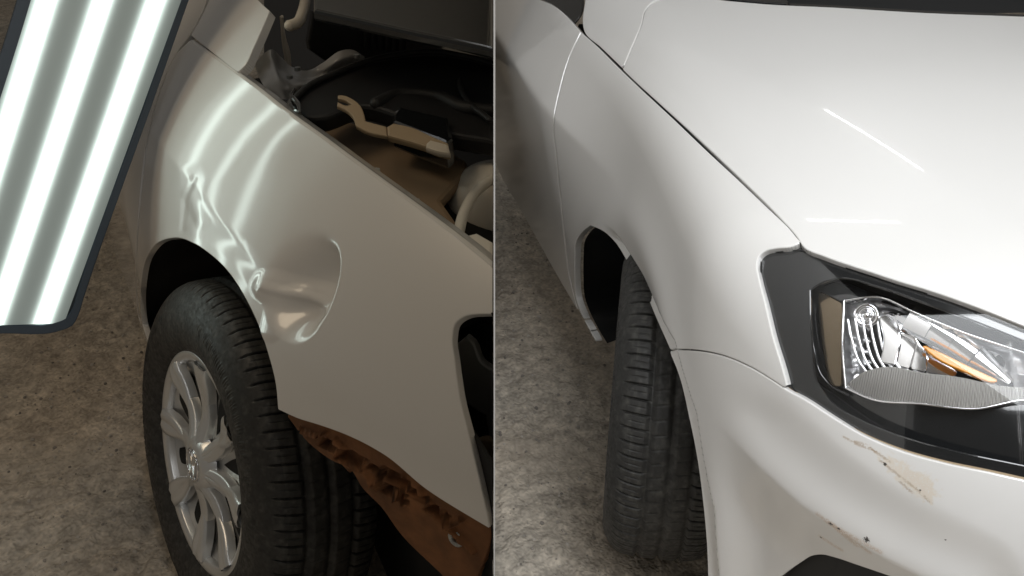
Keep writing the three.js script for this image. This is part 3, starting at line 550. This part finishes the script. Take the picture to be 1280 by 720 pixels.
// ------------------------------------------------------------------ engine bay, headlamp recess and arch liner of the dented car
{
  const L = left, g = carL, Yn = V(0, 1, 0), Xn = V(1, 0, 0), lv = (x, y, k) => L.level(x, y, k);
  mesh('bay_floor', plate(L, [[330, 120], [617, 345], [617, -40], [330, -40]], Yn, 0.60, 0.02, { bevel: 0, curve: false }), M.black, g);
  // inner wing sheet under the fender edge
  mesh('inner_wing', plate(L, [[366, 142], [400, 150], [440, 152], [500, 168], [560, 186], [583, 200], [582, 216], [568, 232], [552, 250], [600, 318], [580, 306], [500, 250], [432, 200]], V(0.05, 1, 0.12), 0.70, 0.02, { bevel: 0.008 }), M.dirtyWing, g);
  // arched black shroud with a rubber edge
  const arc = [[362, 131], [380, 112], [418, 92], [458, 77], [500, 68], [540, 65], [580, 70], [617, 80]];
  mesh('bay_shroud', plate(L, [...arc, [617, 176], [560, 166], [505, 146], [450, 132], [404, 146], [384, 146]], V(0.12, 1, 0.05), 0.80, 0.03, { bevel: 0.006 }), M.black, g);
  mesh('rubber_seal', tube(L, densify(arc, false, 12).map(([x, y]) => L.plane(x, y, V(0.12, 1, 0.05).normalize(), 0.806)), 0.0055, 80), M.rubber, g);
  // wiper cowl: top and ribbed face
  mesh('cowl_top', plate(L, [[392, 12], [464, 28], [513, 39], [562, 49], [617, 60], [617, -60], [392, -60]], V(0.05, 1, 0), 0.96, 0.02, { bevel: 0.006, curve: false }), M.blackGloss, g);
  mesh('cowl_face', plate(L, [[392, 14], [464, 30], [513, 41], [562, 51], [617, 62], [617, 120], [470, 120], [388, 62], [386, 52]], V(1, 0.1, 0), -0.52, 0.02, { bevel: 0.004, curve: false }), M.black, g);
  for (let i = 0; i < 7; i++) { const x = 456 + i * 8.6; mesh('cowl_rib', plate(L, [[x, 38 + i], [x + 3, 38 + i], [x + 3, 60 + i], [x, 60 + i]], V(1, 0.1, 0), -0.512, 0.006, { bevel: 0.001, curve: false }), M.black, g); }
  // suspension tower and hinge rod
  mesh('strut_tower', loft(L, [
    [[318, 78, 0.86], [338, 62, 0.86], [352, 72, 0.82], [366, 84, 0.79], [385, 88, 0.79], [404, 78, 0.80], [424, 64, 0.82], [440, 62, 0.82], [456, 71, 0.80]],
    [[322, 92, 0.84], [340, 80, 0.84], [354, 88, 0.80], [368, 95, 0.775], [386, 97, 0.775], [404, 88, 0.79], [426, 74, 0.81], [442, 71, 0.81], [455, 76, 0.79]],
    [[330, 108, 0.83], [346, 100, 0.83], [358, 104, 0.80], [370, 107, 0.78], [388, 104, 0.775], [404, 95, 0.78], [424, 84, 0.79], [440, 80, 0.79], [452, 80, 0.77]],
    [[340, 124, 0.80], [352, 124, 0.80], [362, 124, 0.78], [374, 119, 0.76], [390, 110, 0.75], [405, 101, 0.75], [424, 92, 0.75], [438, 88, 0.75], [450, 86, 0.74]]], 48, 18), M.paint, g);
  mesh('hinge_rod', tube(L, [[385, -25], [382, 0], [378, 16], [371, 29], [362, 32]].map(([x, y]) => lv(x, y, 0.93)), 0.0095), M.dustyPaint, g);
  mesh('hinge_stay', plate(L, [[352, 22], [355, 20], [358, 46], [364, 68], [365, 84], [359, 80], [356, 64]], Xn, -0.50, 0.012, { bevel: 0.003 }), M.dustyPaint, g);
  const clip = [plate(L, [[359, 124], [368, 118], [376, 128], [377, 142], [366, 137]], Yn, 0.86, 0.02, { bevel: 0.004 }), tube(L, [[368, 112], [364, 120], [372, 130], [375, 140]].map(([x, y]) => lv(x, y, 0.865)), 0.003, 20)];
  mesh('retaining_clip', merge(clip), M.blackGloss, g);
  // forked latch bracket
  mesh('bracket', plate(L, [[422, 119], [427, 118.5], [440, 123], [450, 131], [455, 142], [457, 151], [483, 158], [484, 170], [458, 164], [445, 157], [441, 146], [433, 138], [421, 132], [422, 127], [434, 131.5], [439, 130], [433, 125.5], [422, 122.5]], V(0.2, 1, 0.2), 0.765, 0.008, { bevel: 0.002 }), M.tan, g);
  mesh('bracket_arm', plate(L, [[483, 158], [492, 153], [520, 160], [537, 168], [560, 178], [562, 192], [545, 188], [530, 182], [510, 176], [484, 169]], V(0.2, 1, 0.2), 0.765, 0.014, { bevel: 0.004 }), M.tan, g);
  mesh('bracket_pad', plate(L, [[533, 178], [538, 174], [560, 180], [563, 191], [548, 189], [532, 184]], V(0.2, 1, 0.2), 0.782, 0.012, { bevel: 0.004 }), M.dustyPaint, g);
  mesh('fuse_box', plate(L, [[492, 140], [500, 132], [560, 146], [566, 172], [558, 178], [520, 164], [490, 152]], V(0.1, 1, 0.1), 0.79, 0.05, { bevel: 0.006 }), M.blackGloss, g);
  // wiring, hoses and bolts
  const wire = (name, pts, h, r, m) => mesh(name, tube(L, pts.map(([x, y]) => lv(x, y, h)), r, 60, 8), m, g);
  wire('hose', [[470, 130], [500, 118], [545, 120], [580, 134], [616, 138]], 0.835, 0.011, M.rubber); wire('cable', [[590, 80], [575, 100], [584, 126], [612, 150]], 0.84, 0.005, M.black);
  wire('cable', [[552, 188], [575, 184], [600, 190], [616, 186]], 0.75, 0.004, M.black); wire('cable', [[520, 214], [505, 206], [488, 198], [470, 180], [452, 172]], 0.725, 0.004, M.black);
  for (const [x, y, h] of [[372, 86, 0.80], [446, 70, 0.825], [472, 163, 0.772], [550, 184, 0.797], [362, 96, 0.81], [520, 252, 0.80], [470, 214, 0.845]]) { const b = new THREE.CylinderGeometry(0.006, 0.0068, 0.006, 6); b.translate(...lv(x, y, h).toArray()); mesh('bolt', b, M.greyMetal, g); }
  // rear of the headlamp: pale dome, ring, dark boot, mounting tab
  const dome = new THREE.SphereGeometry(0.078, 40, 28); dome.scale(1, 0.92, 1); dome.translate(...lv(618, 256, 0.70).toArray());
  const lamp = new THREE.Group(); lamp.name = 'headlamp_housing'; g.add(lamp);
  mesh('dome', clampGeo(L, dome), M.whitePlastic, lamp);
  const band = tube(L, [[573, 292], [580, 266], [595, 240], [617, 222]].map(([x, y]) => lv(x, y, 0.772)), 0.008); mesh('rim_band', band, M.whitePlastic, lamp);
  const boot = new RoundedBoxGeometry(0.05, 0.06, 0.055, 4, 0.02); boot.rotateY(0.4); boot.translate(...lv(540, 238, 0.72).toArray()); mesh('connector_boot', boot, M.black, lamp);
  mesh('mounting_tab', plate(L, [[584, 293], [596, 290], [617, 302], [617, 330], [604, 320], [588, 308]], V(0.1, 1, 0.2), 0.80, 0.02, { bevel: 0.005, holes: [[[594, 300], [599, 300], [601, 305], [596, 305]]] }), M.whitePlastic, lamp);
  // headlamp recess: dark wall with a pressed steel bracket
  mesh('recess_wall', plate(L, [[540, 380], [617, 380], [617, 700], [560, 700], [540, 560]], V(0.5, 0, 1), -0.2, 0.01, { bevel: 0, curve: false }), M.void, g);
  mesh('steel_bracket', plate(L, [[571, 430], [583, 420], [592, 428], [603, 452], [617, 462], [617, 556], [611, 552], [606, 520], [592, 512], [577, 500]], V(0.6, 0.2, 1), 0.17, 0.012, { bevel: 0.004, holes: [[[606, 518], [612, 516], [613, 524], [607, 526]]] }), M.greyMetal, g);
  mesh('recess_panel', plate(L, [[592, 552], [604, 548], [617, 552], [617, 640], [606, 620]], V(0.6, 0.1, 1), 0.16, 0.01, { bevel: 0.003 }), M.tan, g);
  // mud-brown arch liner with moulded pockets
  const pockets = [[436, 573, 17, 10, 0.5], [466, 586, 7, 4, 0.5], [489, 597, 16, 8, 0.55], [490, 615, 14, 6, 0.5], [517, 617, 8, 5, 0.6], [545, 641, 16, 7, 0.65], [408, 555, 9, 6, 0.4]];
  const ribs = [[[381, 538], [400, 545], [410, 540]], [[420, 548], [452, 580], [470, 603]], [[478, 585], [474, 612]], [[505, 594], [503, 632]], [[470, 602], [506, 622]], [[528, 612], [560, 655]], [[556, 640], [562, 660], [580, 650]], [[560, 655], [596, 690]]];
  L.liner = true; const F0 = L.F;
  L.F = function (X, Y, Z) {
    let f = Z - this.S(X, Y) + 0.016; const q = this.px(V(X, Y, this.S(X, Y) - 0.016));
    for (const [x, y, a, b, t] of pockets) { const dx = q[0] - x, dy = q[1] - y, c = Math.cos(t), s = Math.sin(t), u = Math.abs(dx * c + dy * s) / a, v = Math.abs(-dx * s + dy * c) / b; f += 0.018 * (1 - smooth(0.85, 1.05, Math.max(u, v))); }
    for (const r of ribs) f -= 0.009 * (1 - smooth(1.0, 2.6, lineDist(q, r)));
    return f - 0.0012 * (fbm(X * 90, Y * 90, 3) - 0.4);
  };
  const liner = panel(L, [[359, 519], [397, 526], [436, 539], [481, 563], [532, 604], [589, 640], [612, 656], [612, 672], [606, 694], [597, 716], [590, 735], [570, 735], [544, 710], [500, 666], [477, 634], [452, 608], [439, 587], [413, 574], [381, 548]], { cell: 0.12, th: 0.01 });
  L.F = F0;
  const mud = dataTex(512, (u, v) => { const n = fbm(u * 26, v * 26, 5), k = 0.95 + 0.45 * (n - 0.4); return [128 * k, 86 * k, 54 * k]; }, true); mud.repeat.set(4, 4);
  mesh('arch_liner', liner, new THREE.MeshStandardMaterial({ map: mud, roughness: 0.85, side: THREE.DoubleSide }), g, 'mud brown moulded wheel arch liner hanging below fender');
  const wa = L.hit(570, 673, 0.012), wn = L.normal(wa), ring = new THREE.TorusGeometry(0.0085, 0.0032, 10, 28); ring.applyQuaternion(new THREE.Quaternion().setFromUnitVectors(V(0, 0, 1), wn)); ring.translate(...wa.toArray());
  mesh('washer', ring, M.greyMetal, g);
}
// ------------------------------------------------------------------ two tube lamps over the right bay, mirrored in the bonnet
[[[1.10, 2.6, -3.95], [1.22, 2.6, -2.98], 'bare white tube lamp mirrored as a long streak in the bonnet'], [[0.47, 2.6, -2.41], [0.91, 2.6, -2.50], 'short white tube lamp mirrored as a short streak in the bonnet']].forEach(([a, b, label], i) => {
  const A = V(...a), B = V(...b), d = B.clone().sub(A), c = A.clone().add(B).multiplyScalar(0.5), q = new THREE.Quaternion().setFromUnitVectors(V(0, 1, 0), d.clone().normalize());
  const t = thing(i ? 'tube_lamp_001' : 'tube_lamp', label, 'lamp', c.toArray()); t.quaternion.copy(q); t.userData.group = 'tube lamps over the right bay';
  mesh('tube', new THREE.CylinderGeometry(0.013, 0.013, d.length(), 16), new THREE.MeshStandardMaterial({ color: rgb(0.8, 0.8, 0.8), emissive: rgb(0.97, 1, 1), emissiveIntensity: 14 }), t);
  for (const s of [-1, 1]) { const e = new THREE.CylinderGeometry(0.0145, 0.0145, 0.02, 16); e.translate(0, s * (d.length() / 2 + 0.01), 0); mesh('end_cap', e, M.greyMetal, t); }
  const l = areaLight([0.97, 1, 1], 6, d.length(), 0.026, [c.x, c.y - 0.016, c.z], [c.x, 0, c.z]);
  l.rotation.set(-Math.PI / 2, 0, 0); l.rotateZ(-Math.atan2(d.z, d.x));
});
// ------------------------------------------------------------------ headlamp, cowl and dark parts of the repaired car
{
  const R = right, g = carR, Yn = V(0, 1, 0), lamp = new THREE.Group(); lamp.name = 'headlamp'; lamp.userData.label = 'clear headlamp with chrome reflector in black housing'; g.add(lamp);
  const lensOut = [[1000, 311], [972, 313], [957, 315], [950, 322], [949, 336], [957, 378], [969, 425], [982, 469], [988, 486], [1004, 497], [1040, 520], [1077, 542], [1122, 561], [1182, 578], [1235, 589], [1280, 599], [1345, 612], [1345, 436], [1280, 410], [1220, 386], [1160, 365], [1120, 353], [1090, 343], [1065, 335], [1031, 323]];
  mesh('lens', panel(R, lensOut.map(([x, y]) => [x < 1000 ? x - 5 : x, x < 1001 && y < 330 ? y - 5 : x > 1000 && y > 490 ? y + 4 : x > 1000 ? y - 5 : y]), { off: 0.004, th: 0.004, cell: 0.35 }), M.clear, lamp);
  mesh('lens_border', panel(R, lensOut.map(([x, y]) => [x < 1000 ? x - 4 : x, x < 1001 && y < 330 ? y - 4 : x > 1000 && y > 490 ? y + 3 : x > 1000 ? y - 4 : y]), { off: 0.0085, th: 0.003, cell: 0.25, holes: [[[1012, 362], [1022, 355], [1046, 347], [1100, 358], [1160, 379], [1220, 401], [1280, 425], [1340, 450], [1340, 596], [1280, 583], [1182, 562], [1122, 545], [1077, 527], [1040, 505], [1022, 482], [1014, 430]]] }), M.blackGloss, lamp);
  const wall = densify(lensOut, true, 6); wall.push(wall[0]);
  const on = (off) => wall.map(([x, y]) => { const p = R.hit(x, y, 0.004), n = R.normal(p); return p.addScaledVector(n, -off); });
  mesh('housing_wall', strip([on(0.003), on(0.055)], R), M.void, lamp);
  const hit = (x, y, o) => R.hit(x, y, o);
  mesh('bezel_edge', tube(R, densify([[1046, 351], [1020, 357], [1012, 364], [1013, 400], [1018, 440], [1026, 468], [1036, 480], [1060, 494]], false, 6).map(([x, y]) => hit(x, y, 0.034)), 0.0022, 80), M.blackGloss, lamp);
  mesh('bezel_side', panel(R, [[1023, 364], [1053, 380], [1052, 430], [1051, 486], [1037, 478], [1029, 430]], { off: 0.03, th: 0.006 }), M.bronze, lamp);
  mesh('bezel_top', panel(R, [[1024, 360], [1048, 352], [1092, 368], [1056, 376]], { off: 0.03, th: 0.006 }), M.blackGloss, lamp);
  // reflector bowl with stepped ribs
  const win = [[1055, 376], [1096, 371], [1149, 393], [1205, 416], [1256, 433], [1290, 444], [1310, 500], [1280, 500], [1220, 511], [1152, 505], [1089, 499], [1057, 485], [1053, 434]], rim = densify(win, true, 3); rim.push(rim[0]);
  mesh('housing', panel(R, lensOut.map(([x, y]) => [x + (x < 1000 ? -2 : 0), y + (y > 480 ? 4 : y < 440 && x > 1000 ? -5 : 0)]), { off: 0.04, th: 0, cell: 0.3, holes: [win] }), M.blackGloss, lamp);
  const c = [1150, 440], rows = [];
  for (let k = 0; k <= 24; k++) { const s = 1 - k / 24, depth = 0.026 + 0.055 * Math.sqrt(1 - s * s) + 0.0045 * ((k % 4) / 4); rows.push(rim.map(([x, y]) => { const th = Math.atan2(y - c[1], (x - c[0]) * 0.6); return hit(c[0] + (x - c[0]) * s, c[1] + (y - c[1]) * s, depth + 0.006 * s * Math.abs(Math.sin(th * 9))); })); }
  mesh('reflector', strip(rows, R), M.reflector, lamp);
  mesh('reflector_rim', tube(R, rim.map(([x, y]) => hit(x, y, 0.026)), 0.0016, 200, 6), M.chrome, lamp);
  // ribs inside the bowl's outer corner
  for (let i = 0; i < 8; i++) { const x = 1064 + i * 9; mesh('reflector_rib', tube(R, [[x - 4, 400 - i], [x + 1, 425], [x + 9, 450], [x + 21, 468]].map(([a, b]) => hit(a, b, 0.042 + i * 0.002)), 0.0017, 24, 8), M.reflector, lamp); }
  // stepped mirror facets between the bulb and the indicator barrel
  [[[1100, 396], [1116, 392], [1124, 420], [1118, 455], [1102, 452], [1106, 424]], [[1119, 393], [1134, 398], [1144, 424], [1136, 460], [1121, 456], [1127, 422]], [[1137, 410], [1148, 428], [1158, 444], [1156, 464], [1139, 461], [1147, 430]], [[1150, 440], [1172, 450], [1196, 464], [1192, 471], [1159, 465]]].forEach((f, i) => mesh('mirror_facet', panel(R, f, { off: 0.046 + 0.006 * (i % 2), th: 0.006, cell: 0.12 }), M.chrome, lamp));
  // ribbed lower shelf
  const ribT = dataTex(64, (u, v) => { const k = 127 + 127 * Math.sin(u * 6.2832 * 8); return [k, k, k]; }); ribT.repeat.set(85, 85);
  const shelfMat = std([0.42, 0.41, 0.39], 0.35, { metalness: 0.85, bumpMap: ribT, bumpScale: 0.001 });
  mesh('lower_shelf', panel(R, [[1058, 482], [1081, 466], [1107, 460], [1152, 467], [1201, 473], [1254, 484], [1290, 486], [1300, 497], [1280, 499], [1220, 510], [1152, 505], [1089, 499]], { off: 0.03, th: 0.01, cell: 0.2 }), shelfMat, lamp);
  // stepped indicator barrel with its amber strip
  const ax = [[1137, 398], [1165, 413], [1192, 429], [1218, 447], [1262, 480]], rad = [0.022, 0.021, 0.019, 0.017, 0.006];
  for (let i = 0; i < 4; i++) {
    const a = hit(...ax[i], 0.05), b = hit(...ax[i + 1], 0.05), d = b.clone().sub(a), cy = new THREE.CylinderGeometry(rad[i + 1] * (i === 3 ? 1 : 1.02), rad[i], d.length() * 0.97, 28); cy.applyQuaternion(new THREE.Quaternion().setFromUnitVectors(V(0, 1, 0), d.clone().normalize())); cy.translate(...a.add(b).multiplyScalar(0.5).toArray());
    mesh('barrel_section', cy, M.chrome, lamp);
  }
  mesh('amber_strip', panel(R, [[1150, 430], [1172, 440], [1215, 461], [1258, 481], [1240, 477], [1205, 463], [1172, 447]], { off: 0.03, th: 0.006, cell: 0.15 }), M.amber, lamp);
  const bp = hit(1083, 394, 0.046), bn = R.dir(1083, 394).normalize().negate(), qz = new THREE.Quaternion().setFromUnitVectors(V(0, 0, 1), bn);
  const bulbParts = [new THREE.TorusGeometry(0.013, 0.003, 10, 32), new THREE.TorusGeometry(0.008, 0.002, 8, 28), new THREE.SphereGeometry(0.006, 16, 12)].map((q) => { q.applyQuaternion(qz); q.translate(...bp.toArray()); return q; });
  mesh('bulb_holder', merge(bulbParts), M.chrome, lamp);
  mesh('lens_divider', tube(R, [[1262, 430], [1270, 480], [1274, 530], [1278, 590]].map(([x, y]) => hit(x, y, 0.012)), 0.003, 30), M.clear, lamp);
  // seal under the lens
  mesh('lens_seal', tube(R, densify([[986, 488], [1004, 499], [1040, 522], [1077, 544], [1122, 563], [1182, 580], [1235, 591], [1280, 601], [1345, 614]], false, 6).map(([x, y]) => hit(x, y, 0.008)), 0.004, 120), M.tan, lamp);

  // dark structure seen in gaps and openings
  mesh('inner_body', panel(R, [[722, 30], [1345, 14], [1345, 640], [1000, 520], [880, 455], [850, 440], [800, 320], [740, 250], [700, 130]], { off: 0.07, th: 0, cell: 0.8 }), M.void, g);
  mesh('grille_recess', panel(R, [[960, 680], [1150, 680], [1345, 780], [1345, 800], [900, 800]], { off: 0.06, th: 0, cell: 0.6 }), M.black, g);
  mesh('windscreen_cowl', panel(R, [[846, -13], [880, -6], [940, 1], [1050, 7], [1150, 13], [1280, 18], [1345, 21], [1345, -60], [846, -60]], { off: 0.02, th: 0.02, cell: 0.5 }), M.blackGloss, g);
  mesh('window_glass', panel(R, [[668, -4], [692, 6], [717, 29], [724, 20], [726, -30], [668, -30]], { off: 0.014, th: 0.004 }), M.blackGloss, g);
  const lip = densify([[747, 430], [737, 413], [729, 397], [720, 372], [718, 346], [718, 322], [720, 300], [728, 288], [737, 281], [750, 286], [769, 302], [784, 325], [805, 360], [821, 397], [838, 437], [850, 470], [862, 520], [872, 570], [880, 630], [885, 690], [886, 740]], false, 6).map(([x, y]) => R.hit(x, y));
  mesh('wheelhouse', strip([[-0.02, 0], [-0.04, 0.012], [-0.10, 0.02], [-0.42, 0.02]].map(([dz, out]) => lip.map((p) => { const q = V(p.x - R.arch.x, p.y - R.arch.y, 0).normalize(); return V(p.x + q.x * out, p.y + q.y * out, p.z + dz); })), R), M.void, g);
  const back = new THREE.BoxGeometry(1.0, 0.6, 0.02); back.translate(0.0, 0.40, -0.44); mesh('inner_wall', clampGeo(R, back), M.void, g);
}
renderer.render(scene, camera);
